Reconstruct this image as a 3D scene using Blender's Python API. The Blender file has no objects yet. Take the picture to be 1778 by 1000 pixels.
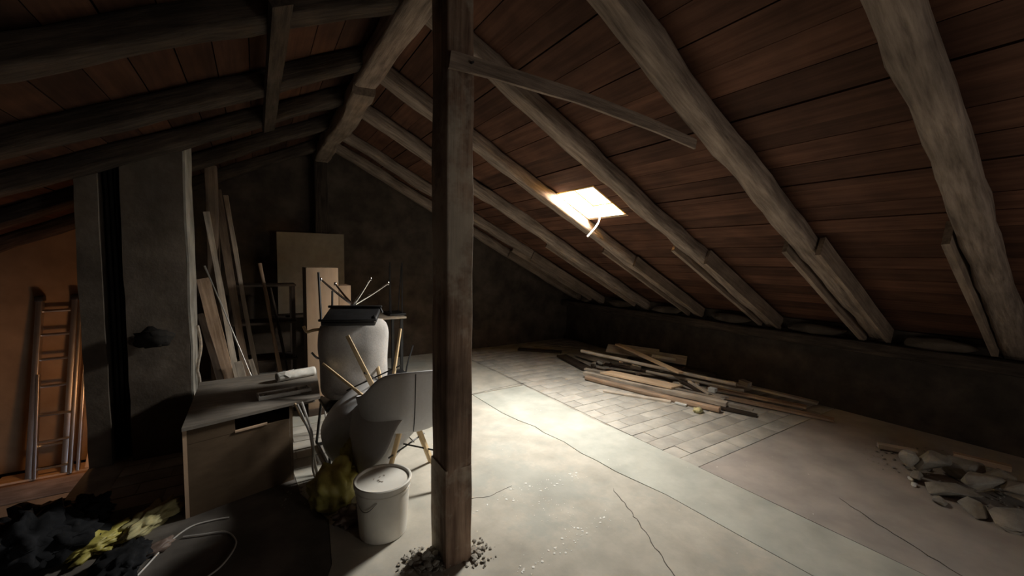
import bpy, bmesh, math, random
import numpy as np
from mathutils import Vector, Matrix, noise
random.seed(7)
R = math.radians
COL = bpy.context.scene.collection
scene = bpy.context.scene

# ------------------------------------------------------------------ camera
F, PITCH, ROLL, YAW, TH, H = 704.3, R(3.904), R(.838), R(32.275), R(26.42), 1.6
T = math.tan(TH)
fw = Vector((math.sin(YAW)*math.cos(PITCH), math.cos(YAW)*math.cos(PITCH), -math.sin(PITCH)))
rt0 = Vector((math.cos(YAW), -math.sin(YAW), 0)); up0 = rt0.cross(fw)
rt = math.cos(ROLL)*rt0 + math.sin(ROLL)*up0
up = -math.sin(ROLL)*rt0 + math.cos(ROLL)*up0
CAM = Vector((0, 0, H))
cd = bpy.data.cameras.new('camera'); cam = bpy.data.objects.new('camera', cd); COL.objects.link(cam)
cd.sensor_width = 36; cd.lens = F/1778*36; cd.clip_start = .02; cd.clip_end = 60
m = Matrix((rt, up, -fw)).transposed().to_4x4(); m.translation = CAM
cam.matrix_world = m
scene.camera = cam
scene.view_settings.view_transform = 'Standard'
scene.view_settings.look = 'None'
scene.view_settings.gamma = 1
scene.view_settings.use_curve_mapping = False
scene.view_settings.exposure = 0.55

# ------------------------------------------------------------------ world and lights
w = bpy.data.worlds.new('sky'); scene.world = w; w.use_nodes = True
w.node_tree.nodes['Background'].inputs[0].default_value = (.72, .82, 1, 1)
w.node_tree.nodes['Background'].inputs[1].default_value = 1.5
NRM = Vector((math.sin(TH), 0, math.cos(TH)))      # normal of the right roof slope, pointing out

def area(name, loc, direction, sx, sy, power, col, spread=180):
    l = bpy.data.lights.new(name, 'AREA'); l.shape = 'RECTANGLE'; l.size = sx; l.size_y = sy
    l.energy = power; l.color = col; l.spread = R(spread)
    o = bpy.data.objects.new(name, l); COL.objects.link(o); o.location = loc
    z = -Vector(direction).normalized(); y = Vector((0, 1, 0)) if abs(z.y) < .9 else Vector((0, 0, 1)); x = y.cross(z).normalized()
    mm = Matrix((x, y, z)).transposed().to_4x4(); mm.translation = Vector(loc); o.matrix_world = mm
    return o
# daylight in the open roof hatch
area('skylight_daylight', Vector((2.965, 3.185, 3.24-T*(2.965-.88))) + NRM*.165, -NRM, .47, .49, 90, (1, .965, .885), 158)
# weak fill light added behind the camera to brighten what faces it
area('fill_behind_camera', (2.4, -2.42, .95), (-.12, 1, -.05), .5, .6, 9, (1, .93, .84))
def point(name, loc, power, col, rad):
    l = bpy.data.lights.new(name, 'POINT'); l.energy = power; l.color = col; l.shadow_soft_size = rad
    o = bpy.data.objects.new(name, l); COL.objects.link(o); o.location = loc
point('stairwell_lamp', (-1.33, 5.35, .1), 6.5, (1, .46, .17), .06)

# ------------------------------------------------------------------ helpers
def ray(x, y): return fw + rt*((x-889)/F) + up*((500-y)/F)
def pz(x, y, z=0.0):
    r = ray(x, y); return CAM + r*((z-H)/r.z)
def py(x, y, Y):
    r = ray(x, y); return CAM + r*(Y/r.y)
def pxx(x, y, X):
    r = ray(x, y); return CAM + r*(X/r.x)

def mat(name, c1, c2, rough=.85, scale=(1.5, 22, 22), nscale=2.0, bump=.35, blotch=.35, rnd=.25, metal=0.0, spec=.25, c3=None, bdist=.004):
    M = bpy.data.materials.new(name); M.use_nodes = True
    nt = M.node_tree; N = nt.nodes; L = nt.links; b = N['Principled BSDF']
    tc = N.new('ShaderNodeTexCoord'); mp = N.new('ShaderNodeMapping'); mp.inputs['Scale'].default_value = scale
    oi = N.new('ShaderNodeObjectInfo')
    add = N.new('ShaderNodeVectorMath'); add.operation = 'MULTIPLY_ADD'
    L.new(oi.outputs['Random'], add.inputs[0]); add.inputs[1].default_value = (37, 17, 23)
    L.new(tc.outputs['Object'], add.inputs[2]); L.new(add.outputs[0], mp.inputs[0])
    n1 = N.new('ShaderNodeTexNoise'); n1.inputs['Scale'].default_value = nscale; n1.inputs['Detail'].default_value = 7; n1.inputs['Roughness'].default_value = .62
    L.new(mp.outputs[0], n1.inputs['Vector'])
    cr = N.new('ShaderNodeValToRGB'); cr.color_ramp.elements[0].position = .32; cr.color_ramp.elements[1].position = .68
    cr.color_ramp.elements[0].color = (*c1, 1); cr.color_ramp.elements[1].color = (*c2, 1)
    L.new(n1.outputs[0], cr.inputs[0])
    n2 = N.new('ShaderNodeTexNoise'); n2.inputs['Scale'].default_value = 3.1; n2.inputs['Detail'].default_value = 4
    L.new(add.outputs[0], n2.inputs['Vector'])
    mr = N.new('ShaderNodeMapRange'); mr.inputs[1].default_value = .35; mr.inputs[2].default_value = .65
    mr.inputs[3].default_value = 1-blotch; mr.inputs[4].default_value = 1+blotch*.4
    L.new(n2.outputs[0], mr.inputs[0])
    mr2 = N.new('ShaderNodeMapRange'); mr2.inputs[3].default_value = 1-rnd; mr2.inputs[4].default_value = 1+rnd
    L.new(oi.outputs['Random'], mr2.inputs[0])
    mu = N.new('ShaderNodeMath'); mu.operation = 'MULTIPLY'; L.new(mr.outputs[0], mu.inputs[0]); L.new(mr2.outputs[0], mu.inputs[1])
    src = cr.outputs[0]
    if c3:
        n3 = N.new('ShaderNodeTexNoise'); n3.inputs['Scale'].default_value = 1.3; n3.inputs['Detail'].default_value = 6; n3.inputs['Roughness'].default_value = .7
        L.new(add.outputs[0], n3.inputs['Vector'])
        m3 = N.new('ShaderNodeMapRange'); m3.inputs[1].default_value = .5; m3.inputs[2].default_value = .6; L.new(n3.outputs[0], m3.inputs[0])
        mx = N.new('ShaderNodeMix'); mx.data_type = 'RGBA'; L.new(m3.outputs[0], mx.inputs[0]); L.new(src, mx.inputs[6]); mx.inputs[7].default_value = (*c3, 1)
        src = mx.outputs[2]
    vm = N.new('ShaderNodeVectorMath'); vm.operation = 'SCALE'; L.new(src, vm.inputs[0]); L.new(mu.outputs[0], vm.inputs[3])
    L.new(vm.outputs[0], b.inputs['Base Color'])
    b.inputs['Roughness'].default_value = rough; b.inputs['Metallic'].default_value = metal
    b.inputs['Specular IOR Level'].default_value = spec
    if bump:
        bp = N.new('ShaderNodeBump'); bp.inputs['Strength'].default_value = bump; bp.inputs['Distance'].default_value = bdist
        L.new(n1.outputs[0], bp.inputs['Height']); L.new(bp.outputs[0], b.inputs['Normal'])
    return M

MT = {}
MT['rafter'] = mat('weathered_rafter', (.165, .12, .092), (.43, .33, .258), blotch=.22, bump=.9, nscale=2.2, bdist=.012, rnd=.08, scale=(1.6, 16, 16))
MT['rafter_shaded'] = mat('shaded_rafter', (.035, .025, .018), (.10, .074, .056), bump=.9, nscale=2.2, bdist=.012, rnd=.08, scale=(1.6, 16, 16))  # rafter copy with the dim light of its place put into the colour
MT['plank_shaded'] = mat('shaded_roof_board', (.045, .018, .009), (.085, .037, .02), bump=.3, nscale=1.8, scale=(.8, 14, 14), rnd=.3, blotch=.3)  # roof board copy darkened for the weak light on the left slope
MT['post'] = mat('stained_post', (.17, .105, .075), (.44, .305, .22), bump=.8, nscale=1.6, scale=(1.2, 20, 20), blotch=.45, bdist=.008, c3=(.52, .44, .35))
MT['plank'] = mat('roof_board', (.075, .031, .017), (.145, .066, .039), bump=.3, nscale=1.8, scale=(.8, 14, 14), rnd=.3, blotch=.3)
MT['deck'] = mat('roof_underlay', (.012, .008, .006), (.02, .014, .01), rnd=0, blotch=.1)
MT['sister'] = mat('rafter_side_board', (.19, .135, .10), (.36, .27, .20), bump=.5, nscale=2, rnd=.12)
MT['plaster'] = mat('old_plaster', (.07, .052, .039), (.125, .096, .073), scale=(1, 1, 1), nscale=4, bump=.8, bdist=.01, rnd=0, blotch=.35)
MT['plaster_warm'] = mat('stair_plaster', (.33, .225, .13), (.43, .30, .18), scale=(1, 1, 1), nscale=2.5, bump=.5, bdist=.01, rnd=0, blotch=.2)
MT['chimney'] = mat('chimney_render', (.12, .096, .075), (.185, .152, .122), scale=(1, 1, 1), nscale=5, bump=.9, bdist=.01, rnd=0, blotch=.3)
MT['dark_masonry'] = mat('dark_knee_wall', (.045, .034, .026), (.085, .066, .05), scale=(1, 1, 1), nscale=5, bump=.8, bdist=.01, rnd=0, blotch=.3)
MT['lit_render'] = mat('lit_chimney_render', (.32, .30, .26), (.46, .43, .38), scale=(1, 1, 1), nscale=7, bump=.7, bdist=.008, rnd=0)
MT['shaded'] = mat('shaded_screed', (.13, .117, .105), (.20, .18, .16), scale=(1, 1, 1), nscale=5, bump=.5, bdist=.006, rnd=0, blotch=.3)  # floor colour with the shade of chairs, bucket and cabinet painted in
MT['near_black'] = mat('near_black', (.01, .009, .008), (.03, .026, .022), scale=(1, 1, 1), nscale=6, rnd=0)
MT['screed'] = mat('dusty_screed', (.42, .395, .34), (.54, .505, .435), scale=(1, 1, 1), nscale=5, bump=.5, bdist=.005, rnd=.03, blotch=.15, c3=(.42, .415, .37))
MT['screed_green'] = mat('pale_grey_green_screed', (.42, .425, .38), (.52, .52, .46), scale=(1, 1, 1), nscale=4, bump=.4, bdist=.005, rnd=.02, blotch=.13)
MT['screed_pink'] = mat('pinkish_screed', (.38, .345, .315), (.46, .415, .375), scale=(1, 1, 1), nscale=4, bump=.4, bdist=.005, rnd=.02, blotch=.15)
MT['brick'] = mat('dusty_paver', (.40, .375, .335), (.52, .49, .435), scale=(1, 1, 1), nscale=7, bump=.6, bdist=.005, rnd=.04, blotch=.2)
MT['dirt'] = mat('joint_dirt', (.34, .315, .27), (.46, .43, .375), scale=(1, 1, 1), nscale=9, rnd=0)
MT['crack'] = mat('crack_shade', (.10, .09, .075), (.17, .15, .13), scale=(1, 1, 1), nscale=20, rnd=0)
MT['raw'] = mat('fresh_sawn_board', (.62, .44, .28), (.78, .60, .42), bump=.3, nscale=2, rnd=.12, blotch=.15)
MT['grey_wood'] = mat('grey_lumber', (.36, .30, .24), (.62, .54, .45), bump=.6, nscale=2, rnd=.25)
MT['brown_wood'] = mat('brown_lumber', (.30, .20, .13), (.55, .40, .29), bump=.6, nscale=2, rnd=.2)
MT['dark_wood'] = mat('dark_lumber', (.04, .028, .021), (.09, .065, .048), bump=.5, nscale=2, rnd=.2)
MT['rubble'] = mat('plaster_rubble', (.29, .265, .225), (.45, .42, .37), scale=(1, 1, 1), nscale=9, bump=.8, bdist=.008, rnd=.18)
MT['chalk'] = mat('white_chip', (.7, .69, .64), (.85, .84, .8), scale=(1, 1, 1), nscale=9, rnd=.05, blotch=.1)
MT['pine'] = mat('yellow_pine', (.60, .33, .07), (.72, .44, .12), bump=.15, nscale=2, rnd=.04, blotch=.1)
MT['leg_wood'] = mat('beech_leg', (.62, .44, .24), (.78, .60, .36), bump=.1, nscale=2, rnd=.05, blotch=.1, rough=.5, spec=.5)
MT['shell'] = mat('grey_plastic', (.56, .56, .57), (.61, .61, .62), scale=(1, 1, 1), nscale=60, bump=.05, rough=.55, rnd=.03, blotch=.06, spec=.4)
MT['fabric'] = mat('grey_fabric', (.42, .40, .39), (.54, .52, .50), scale=(1, 1, 1), nscale=90, bump=.5, bdist=.002, rough=.95, rnd=0, blotch=.3)
MT['black'] = mat('black_paint', (.012, .012, .013), (.022, .022, .024), scale=(1, 1, 1), nscale=20, bump=0, rough=.45, rnd=0, spec=.5)
MT['chrome'] = mat('chrome', (.75, .74, .72), (.85, .84, .82), scale=(1, 1, 1), nscale=10, bump=0, rough=.16, metal=1, rnd=0, blotch=.05)
MT['alu'] = mat('aluminium', (.55, .54, .52), (.72, .71, .69), scale=(1, 20, 20), nscale=3, bump=.1, rough=.38, metal=1, rnd=0, blotch=.15)
MT['bucket'] = mat('white_plastic', (.80, .775, .71), (.88, .855, .79), scale=(1, 1, 1), nscale=6, bump=.1, rough=.5, rnd=0, blotch=.13)
MT['cab_top'] = mat('dusty_cabinet_top', (.21, .185, .16), (.33, .295, .255), scale=(2, 14, 14), nscale=2.5, bump=.2, rough=.6, rnd=0, blotch=.3)
MT['cab'] = mat('brown_cabinet_board', (.115, .078, .048), (.145, .10, .062), scale=(2, 14, 14), nscale=2, bump=.1, rough=.65, rnd=0, blotch=.12)
MT['tan'] = mat('tan_panel', (.50, .35, .24), (.58, .42, .29), scale=(10, 10, 1.5), nscale=2, bump=.1, rough=.75, rnd=.05, blotch=.12)
MT['carton'] = mat('cardboard', (.27, .22, .16), (.33, .27, .20), scale=(4, 4, 1), nscale=3, bump=.1, rnd=.05, blotch=.12)
MT['white_paper'] = mat('white_paper', (.66, .64, .59), (.84, .82, .77), scale=(1, 1, 1), nscale=22, bump=.5, rnd=.03, blotch=.2)
MT['tray'] = mat('grey_white_plastic', (.50, .50, .49), (.72, .72, .70), scale=(1, 1, 1), nscale=25, bump=.2, rough=.5, rnd=0, blotch=.25)
MT['yellow'] = mat('yellow_sack', (.48, .42, .09), (.68, .62, .19), scale=(1, 1, 1), nscale=8, bump=.5, rough=.5, rnd=.05, blotch=.35, spec=.5)
MT['olive'] = mat('pale_yellow_paper', (.46, .42, .20), (.66, .61, .36), scale=(1, 1, 1), nscale=10, bump=.5, rnd=.05, blotch=.3)
MT['darkcloth'] = mat('dark_cloth', (.008, .009, .011), (.02, .021, .024), scale=(1, 1, 1), nscale=14, bump=.5, rough=1, rnd=.2)
MT['brown_bag'] = mat('brown_bag', (.16, .115, .095), (.28, .215, .18), scale=(1, 1, 1), nscale=8, bump=.4, rnd=0, rough=.5)
MT['cable'] = mat('white_cable', (.62, .60, .57), (.7, .68, .65), scale=(1, 1, 1), nscale=6, bump=0, rnd=0, rough=.5)
MT['rope'] = mat('pale_rope', (.78, .74, .62), (.9, .86, .74), scale=(40, 4, 4), nscale=3, bump=.5, rnd=0)
# thin window glass
g = bpy.data.materials.new('window_glass'); g.use_nodes = True
nt = g.node_tree; nt.nodes.remove(nt.nodes['Principled BSDF'])
tr = nt.nodes.new('ShaderNodeBsdfTransparent'); gl = nt.nodes.new('ShaderNodeBsdfGlossy'); gl.inputs['Roughness'].default_value = .05
mxs = nt.nodes.new('ShaderNodeMixShader'); mxs.inputs[0].default_value = .05
nt.links.new(tr.outputs[0], mxs.inputs[1]); nt.links.new(gl.outputs[0], mxs.inputs[2])
nt.links.new(mxs.outputs[0], nt.nodes['Material Output'].inputs[0])
MT['glass'] = g

WM = {}
def put(o, M, parent):
    COL.objects.link(o)
    WM[o.name] = M
    if parent is not None:
        o.parent = parent; o.matrix_parent_inverse = WM[parent.name].inverted()
    o.matrix_basis = M
    return o
def obj(name, verts, faces, m, parent=None, M=None, smooth=False):
    me = bpy.data.meshes.new(name)
    me.from_pydata([tuple(v) for v in verts], [], faces); me.update()
    bm = bmesh.new(); bm.from_mesh(me); bmesh.ops.recalc_face_normals(bm, faces=bm.faces); bm.to_mesh(me); bm.free()
    me.materials.append(MT[m])
    if smooth:
        for p in me.polygons: p.use_smooth = True
        try: me.set_sharp_from_angle(angle=R(40))
        except Exception: pass
    o = bpy.data.objects.new(name, me)
    return put(o, M or Matrix.Identity(4), parent)
def thing(name, label, cat, loc, group=None):
    o = bpy.data.objects.new(name, None); o.empty_display_size = .1
    put(o, Matrix.Translation(Vector(loc)), None)
    return tag(o, label, cat, group)
def tag(o, label, cat=None, group=None, kind=None):
    if label: o['label'] = label
    if cat: o['category'] = cat
    if group: o['group'] = group
    if kind: o['kind'] = kind
    return o
def struct(o): o['kind'] = 'structure'; return o
def label(o, t): o['label'] = t; return o

def frame(p0, p1, upv=(0, 0, 1)):
    p0, p1 = Vector(p0), Vector(p1); x = (p1-p0); ln = x.length; x.normalize()
    u = Vector(upv)
    if abs(x.dot(u)) > .999: u = Vector((0, 1, 0))
    y = u.cross(x).normalized(); z = x.cross(y)
    M = Matrix((x, y, z)).transposed().to_4x4(); M.translation = p0
    return M, ln
def beam(name, p0, p1, w, h, m, parent=None, upv=(0, 0, 1), rnd=0.0, wob=0.0, seg=1, taper=1.0, bow=0.0, skew=0.0):
    """timber whose local X runs along its length; w is across, h along upv"""
    M, ln = frame(p0, p1, upv)
    if rnd > 0:
        sec = []
        for cx, cy, a0 in ((1, 1, 0), (-1, 1, 90), (-1, -1, 180), (1, -1, 270)):
            for a in (10, 45, 80):
                a = R(a0+a); sec.append((cx*(w/2-rnd)+rnd*math.cos(a), cy*(h/2-rnd)+rnd*math.sin(a)))
    else:
        sec = [(w/2, h/2), (-w/2, h/2), (-w/2, -h/2), (w/2, -h/2)]
    n = len(sec); V = []; sd = random.uniform(0, 90)
    for i in range(seg+1):
        t = i/seg; k = 1+(taper-1)*t; b = bow*math.sin(math.pi*t)
        ox = wob*noise.noise((t*ln*1.1, sd, 0))*1.5; oy = wob*noise.noise((t*ln*1.1, sd, 9))*1.5
        for j, (a, c) in enumerate(sec):
            d = 1+(wob/max(w, h))*2.2*noise.noise((t*ln*4, sd+a*9, c*9)) if wob else 1
            V.append((t*ln + (skew*a if i in (0, seg) else 0), a*k*d+ox, c*k*d+oy+b))
    Fc = [tuple(range(n)), tuple(range(seg*n, seg*n+n))]
    for i in range(seg):
        for j in range(n):
            Fc.append((i*n+j, i*n+(j+1) % n, (i+1)*n+(j+1) % n, (i+1)*n+j))
    return obj(name, V, Fc, m, parent, M, smooth=rnd > 0)
def box(name, a, b, m, parent=None, M=None, bev=0.0):
    a, b = Vector(a), Vector(b); c = (a+b)/2; s = (b-a)/2
    bm = bmesh.new(); bmesh.ops.create_cube(bm, size=1)
    for v in bm.verts: v.co = Vector((v.co.x*2*s.x, v.co.y*2*s.y, v.co.z*2*s.z))
    if bev: bmesh.ops.bevel(bm, geom=list(bm.edges), offset=bev, segments=2, affect='EDGES', profile=.5)
    me = bpy.data.meshes.new(name); bm.to_mesh(me); bm.free(); me.materials.append(MT[m])
    if bev:
        for p in me.polygons: p.use_smooth = True
    o = bpy.data.objects.new(name, me)
    return put(o, (M or Matrix.Identity(4)) @ Matrix.Translation(c), parent)
def tube(name, pts, r, m, parent=None, n=8, smooth_path=True, r1=None):
    pts = [Vector(p) for p in pts]
    if smooth_path and len(pts) > 2:
        q = []
        for i in range(len(pts)-1):
            a = pts[max(i-1, 0)]; b = pts[i]; c = pts[i+1]; d = pts[min(i+2, len(pts)-1)]
            for k in range(6):
                t = k/6
                q.append(.5*((2*b)+(c-a)*t+(2*a-5*b+4*c-d)*t*t+(3*b-a-3*c+d)*t**3))
        q.append(pts[-1]); pts = q
    o0 = pts[0].copy(); V = []; Fc = []
    prev = None
    for i, p in enumerate(pts):
        t = (pts[min(i+1, len(pts)-1)]-pts[max(i-1, 0)]).normalized()
        if prev is None:
            prev = t.orthogonal().normalized()
        s = (prev - t*prev.dot(t)).normalized(); prev = s; u = t.cross(s)
        rr = r if r1 is None else r+(r1-r)*i/(len(pts)-1)
        for j in range(n):
            a = 2*math.pi*j/n; V.append(p-o0+(s*math.cos(a)+u*math.sin(a))*rr)
    for i in range(len(pts)-1):
        for j in range(n): Fc.append((i*n+j, i*n+(j+1) % n, (i+1)*n+(j+1) % n, (i+1)*n+j))
    Fc += [tuple(range(n)), tuple(range(len(V)-n, len(V)))]
    return obj(name, V, Fc, m, parent, Matrix.Translation(o0), smooth=True)
def lathe(name, prof, m, parent=None, M=None, n=40, closed=False):
    V = []; Fc = []
    for r, z in prof:
        for j in range(n): a = 2*math.pi*j/n; V.append((r*math.cos(a), r*math.sin(a), z))
    for i in range(len(prof)-1):
        for j in range(n): Fc.append((i*n+j, i*n+(j+1) % n, (i+1)*n+(j+1) % n, (i+1)*n+j))
    Fc.append(tuple(range(n))); Fc.append(tuple(range(len(V)-n, len(V))))
    return obj(name, V, Fc, m, parent, M, smooth=True)
def prism(name, poly, z0, z1, m, parent=None):
    n = len(poly); c = Vector((sum(p[0] for p in poly)/n, sum(p[1] for p in poly)/n, z1))
    V = [(x-c.x, y-c.y, z0-c.z) for x, y in poly]+[(x-c.x, y-c.y, z1-c.z) for x, y in poly]
    Fc = [tuple(range(n)), tuple(range(n, 2*n))]+[(i, (i+1) % n, n+(i+1) % n, n+i) for i in range(n)]
    return obj(name, V, Fc, m, parent, Matrix.Translation(c))
def rock(name, loc, s, m, parent=None, flat=1.0, rz=None, n=16, tilt=.25):
    bm = bmesh.new()
    for i in range(n):
        v = Vector((random.gauss(0, 1), random.gauss(0, 1), random.gauss(0, 1))).normalized()
        bm.verts.new((v.x*s[0]/2*random.uniform(.8, 1.05), v.y*s[1]/2*random.uniform(.8, 1.05), v.z*s[2]/2))
    h = bmesh.ops.convex_hull(bm, input=bm.verts)
    bmesh.ops.delete(bm, geom=[v for v in bm.verts if not v.link_faces], context='VERTS')
    bmesh.ops.bevel(bm, geom=list(bm.edges), offset=min(s)*.06, segments=1, affect='EDGES')
    me = bpy.data.meshes.new(name); bm.to_mesh(me); bm.free(); me.materials.append(MT[m])
    o = bpy.data.objects.new(name, me)
    M = Matrix.Translation(Vector(loc)) @ Matrix.Rotation(random.uniform(0, 6.3) if rz is None else rz, 4, 'Z') @ Matrix.Rotation(random.uniform(-tilt, tilt), 4, 'X') @ Matrix.Rotation(random.uniform(-tilt, tilt), 4, 'Y')
    return put(o, M, parent)
def crumple(name, loc, s, m, amp=.35, freq=2.2, rz=0, seed=0, sub=4, parent=None):
    bm = bmesh.new(); bmesh.ops.create_icosphere(bm, subdivisions=sub, radius=1)
    for v in bm.verts:
        p = v.co*freq+Vector((seed, seed*.7, 0))
        d = 1+amp*(abs(noise.noise(p))*2-.5)+amp*.5*(abs(noise.noise(p*2.3))*2-.5)
        c = v.co*d
        v.co = Vector((c.x*s[0]/2, c.y*s[1]/2, max(c.z, -.75)*s[2]/2))
    me = bpy.data.meshes.new(name); bm.to_mesh(me); bm.free(); me.materials.append(MT[m])
    for p in me.polygons: p.use_smooth = True
    o = bpy.data.objects.new(name, me)
    lo = min(v.co.z for v in me.vertices)
    return put(o, Matrix.Translation(Vector((loc[0], loc[1], loc[2]-lo))) @ Matrix.Rotation(rz, 4, 'Z'), parent)

# ------------------------------------------------------------------ roof
XR = .88                       # line under the ridge
ZB, ZT = 3.10, 3.24            # underside of rafters, underside of boards (at XR)
def rx(X, z0, side=1):         # height on the roof plane z0 at X
    return z0 - T*(X-XR) if side > 0 else z0 - T*(XR-X)
Y0, Y1, XE, XW = -2.5, 6.5, 5.6, -3.84
HX0, HX1, HY0, HY1 = 2.75, 3.18, 2.93, 3.44       # roof hatch
ceil_parts = []
V = []; Fc = []
def slab(xa, xb, ya, yb, side=1, z=ZT+.028, th=.03):
    i = len(V)
    for X, Y in ((xa, ya), (xb, ya), (xb, yb), (xa, yb)): V.append((X, Y, rx(X, z, side)))
    for X, Y in ((xa, ya), (xb, ya), (xb, yb), (xa, yb)): V.append((X, Y, rx(X, z+th, side)))
    for f in ((0, 1, 2, 3), (4, 5, 6, 7), (0, 1, 5, 4), (1, 2, 6, 5), (2, 3, 7, 6), (3, 0, 4, 7)): Fc.append(tuple(i+k for k in f))
slab(XR, HX0-.01, Y0, Y1); slab(HX1+.035, XE, Y0, Y1)
slab(HX0-.01, HX1+.035, Y0, HY0-.01); slab(HX0-.01, HX1+.035, HY1+.01, Y1)
slab(XW, XR, Y0, Y1, -1)
ceiling = struct(obj('ceiling', V, Fc, 'deck'))
cs = math.cos(TH)
def roofboard(xa, xb, ya, yb, side):
    wv = abs(xb-xa)/cs-.006; xm = (xa+xb)/2; dz = random.uniform(0, .007)
    n = Vector((math.sin(TH)*side, 0, math.cos(TH)))
    c = Vector((xm, 0, rx(xm, ZT, side)+.012+dz))
    beam('plank', c+Vector((0, ya+.003, 0)), c+Vector((0, yb-.003, 0)), wv, .022, 'plank' if side > 0 else 'plank_shaded', ceiling, upv=n)
rnd2 = random.Random(3)
for side in (1, -1):
    x = XR+.01 if side > 0 else XR-.01
    lim = XE-.05 if side > 0 else XW+.05
    k = 0
    while (x < lim if side > 0 else x > lim):
        nx = x+side*rnd2.uniform(.155, .20)
        if side > 0:
            if x < HX0 < nx: nx = HX0
            if x < HX1 < nx: nx = HX1
            if nx > lim: nx = lim
        elif nx < lim: nx = lim
        cuts = [Y0] + sorted(rnd2.sample([-.35, .6, 1.5, 2.5, 4.4, 5.35], 2)) + [Y1]
        for a, b in zip(cuts[:-1], cuts[1:]):
            if side > 0 and x >= HX0-.001 and nx <= HX1+.001 and a < HY0 and b > HY1:
                roofboard(x, nx, a, HY0, side); roofboard(x, nx, HY1, b, side)
            elif side > 0 and x >= HX0-.001 and nx <= HX1+.001 and (a < HY1 and b > HY0):
                if a < HY0: roofboard(x, nx, a, HY0, side)
                if b > HY1: roofboard(x, nx, HY1, b, side)
            else: roofboard(x, nx, a, b, side)
        x = nx; k += 1

# rafters, right slope (name of each from its place)
RAFT = [(-.42, 'behind'), (.58, 'a'), (1.50, 'b'), (2.52, 'c'), (3.44+.085, 'd'), (4.46, 'e'), (5.50, 'f'), (6.14, 'g')]
rl = ['weathered rafter nearest the right edge, beyond the frame',
      'wide weathered rafter nearest the right edge of the photo',
      'long knotty rafter that the thin diagonal board ends on, second from the right',
      'third rafter from the right, running down just right of the roof hatch',
      'rafter brightly lit by the roof hatch, on its left side',
      'dim rafter just behind the one lit by the roof hatch',
      'second dim rafter behind the brightly lit one',
      'last dim rafter, close against the back gable wall']
rz_h = (ZT-ZB)*cs
nrm = {1: Vector((math.sin(TH), 0, math.cos(TH))), -1: Vector((-math.sin(TH), 0, math.cos(TH)))}
side_boards = {1: [(-.055, 3.55, 5.35, .16)], 2: [(.10, 3.62, 5.45, .17), (-.11, 3.68, 5.4, .15)],
               3: [(.10, 3.60, 5.4, .14), (-.10, 3.85, 5.45, .15)], 4: [(.10, 3.62, 5.4, .14), (-.10, 3.95, 5.4, .13)],
               5: [(.09, 3.45, 5.3, .15)], 6: [(.09, 3.55, 5.3, .15), (-.09, 3.8, 5.3, .13)], 7: [(-.09, 3.75, 5.3, .13)]}
for i, (yc, _) in enumerate(RAFT):
    xm0, xm1 = XR-.02, 5.5
    zc = (ZB+ZT)/2
    t = thing('rafter', rl[i], 'rafter', (xm1, yc, rx(xm1, zc)))
    beam('timber', (xm0, yc, rx(xm0, zc)), (xm1, yc, rx(xm1, zc)), .155, rz_h+.01, 'rafter', t, upv=nrm[1], rnd=.035, wob=.016, seg=36)
    for (dy, xa, xb, hh) in side_boards.get(i, []):
        if i == 1: dy = .105
        o = beam('side_board', (xa, yc+dy, rx(xa, zc-.035)), (xb, yc+dy, rx(xb, zc-.035)), .04, hh, 'sister', t, upv=nrm[1], wob=.004, seg=6, skew=.3)
        label(o, 'lighter sawn board nailed to the side of the rafter')
LR = [.55, 1.5, 2.36, 3.27, 4.05, 4.95, 6.05]
ll = ['dark rafter of the left roof slope, above the camera', 'shade-darkened rafter of the left slope at the top left corner',
      'left slope rafter with a pale lower edge, uppermost in the photo', 'left slope rafter that passes just in front of the chimney top',
      'left slope rafter right behind the chimney top', 'left slope rafter lit orange from the stairwell', 'farthest left slope rafter, against the orange gable wall']
for yc, lb in zip(LR, ll):
    xm0, xm1 = XR+.02, -3.75; zc = (ZB+ZT)/2
    t = thing('rafter', lb, 'rafter', (xm1, yc, rx(xm1, zc, -1)))
    beam('timber', (xm0, yc, rx(xm0, zc, -1)), (xm1, yc, rx(xm1, zc, -1)), .15, rz_h+.01, 'rafter_shaded', t, upv=nrm[-1], rnd=.03, wob=.014, seg=30)
# ridge purlin in two scarfed lengths
pu = thing('ridge_beam', 'pale ridge beam running back from the top of the post', 'beam', (.785, Y0, 2.95))
beam('timber', (.785, -2.45, 3.04), (.785, 3.46, 3.04), .17, .17, 'rafter', pu, rnd=.03, wob=.014, seg=30)
pu2 = thing('ridge_beam', 'darker far length of the ridge beam meeting the gable wall', 'beam', (.785, 3.6, 2.93))
beam('timber', (.79, 3.52, 3.01), (.79, 6.5, 3.01), .18, .18, 'sister', pu2, rnd=.03, wob=.02, seg=20)
t = tag(beam('batten', (.12, 2.1, rx(.12, ZB-.02, -1)), (.12, 4.2, rx(.12, ZB-.02, -1)), .09, .03, 'rafter_shaded', upv=nrm[-1], wob=.004, seg=4), 'narrow batten nailed across the left slope rafters, left of the ridge beam', 'board')

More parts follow.
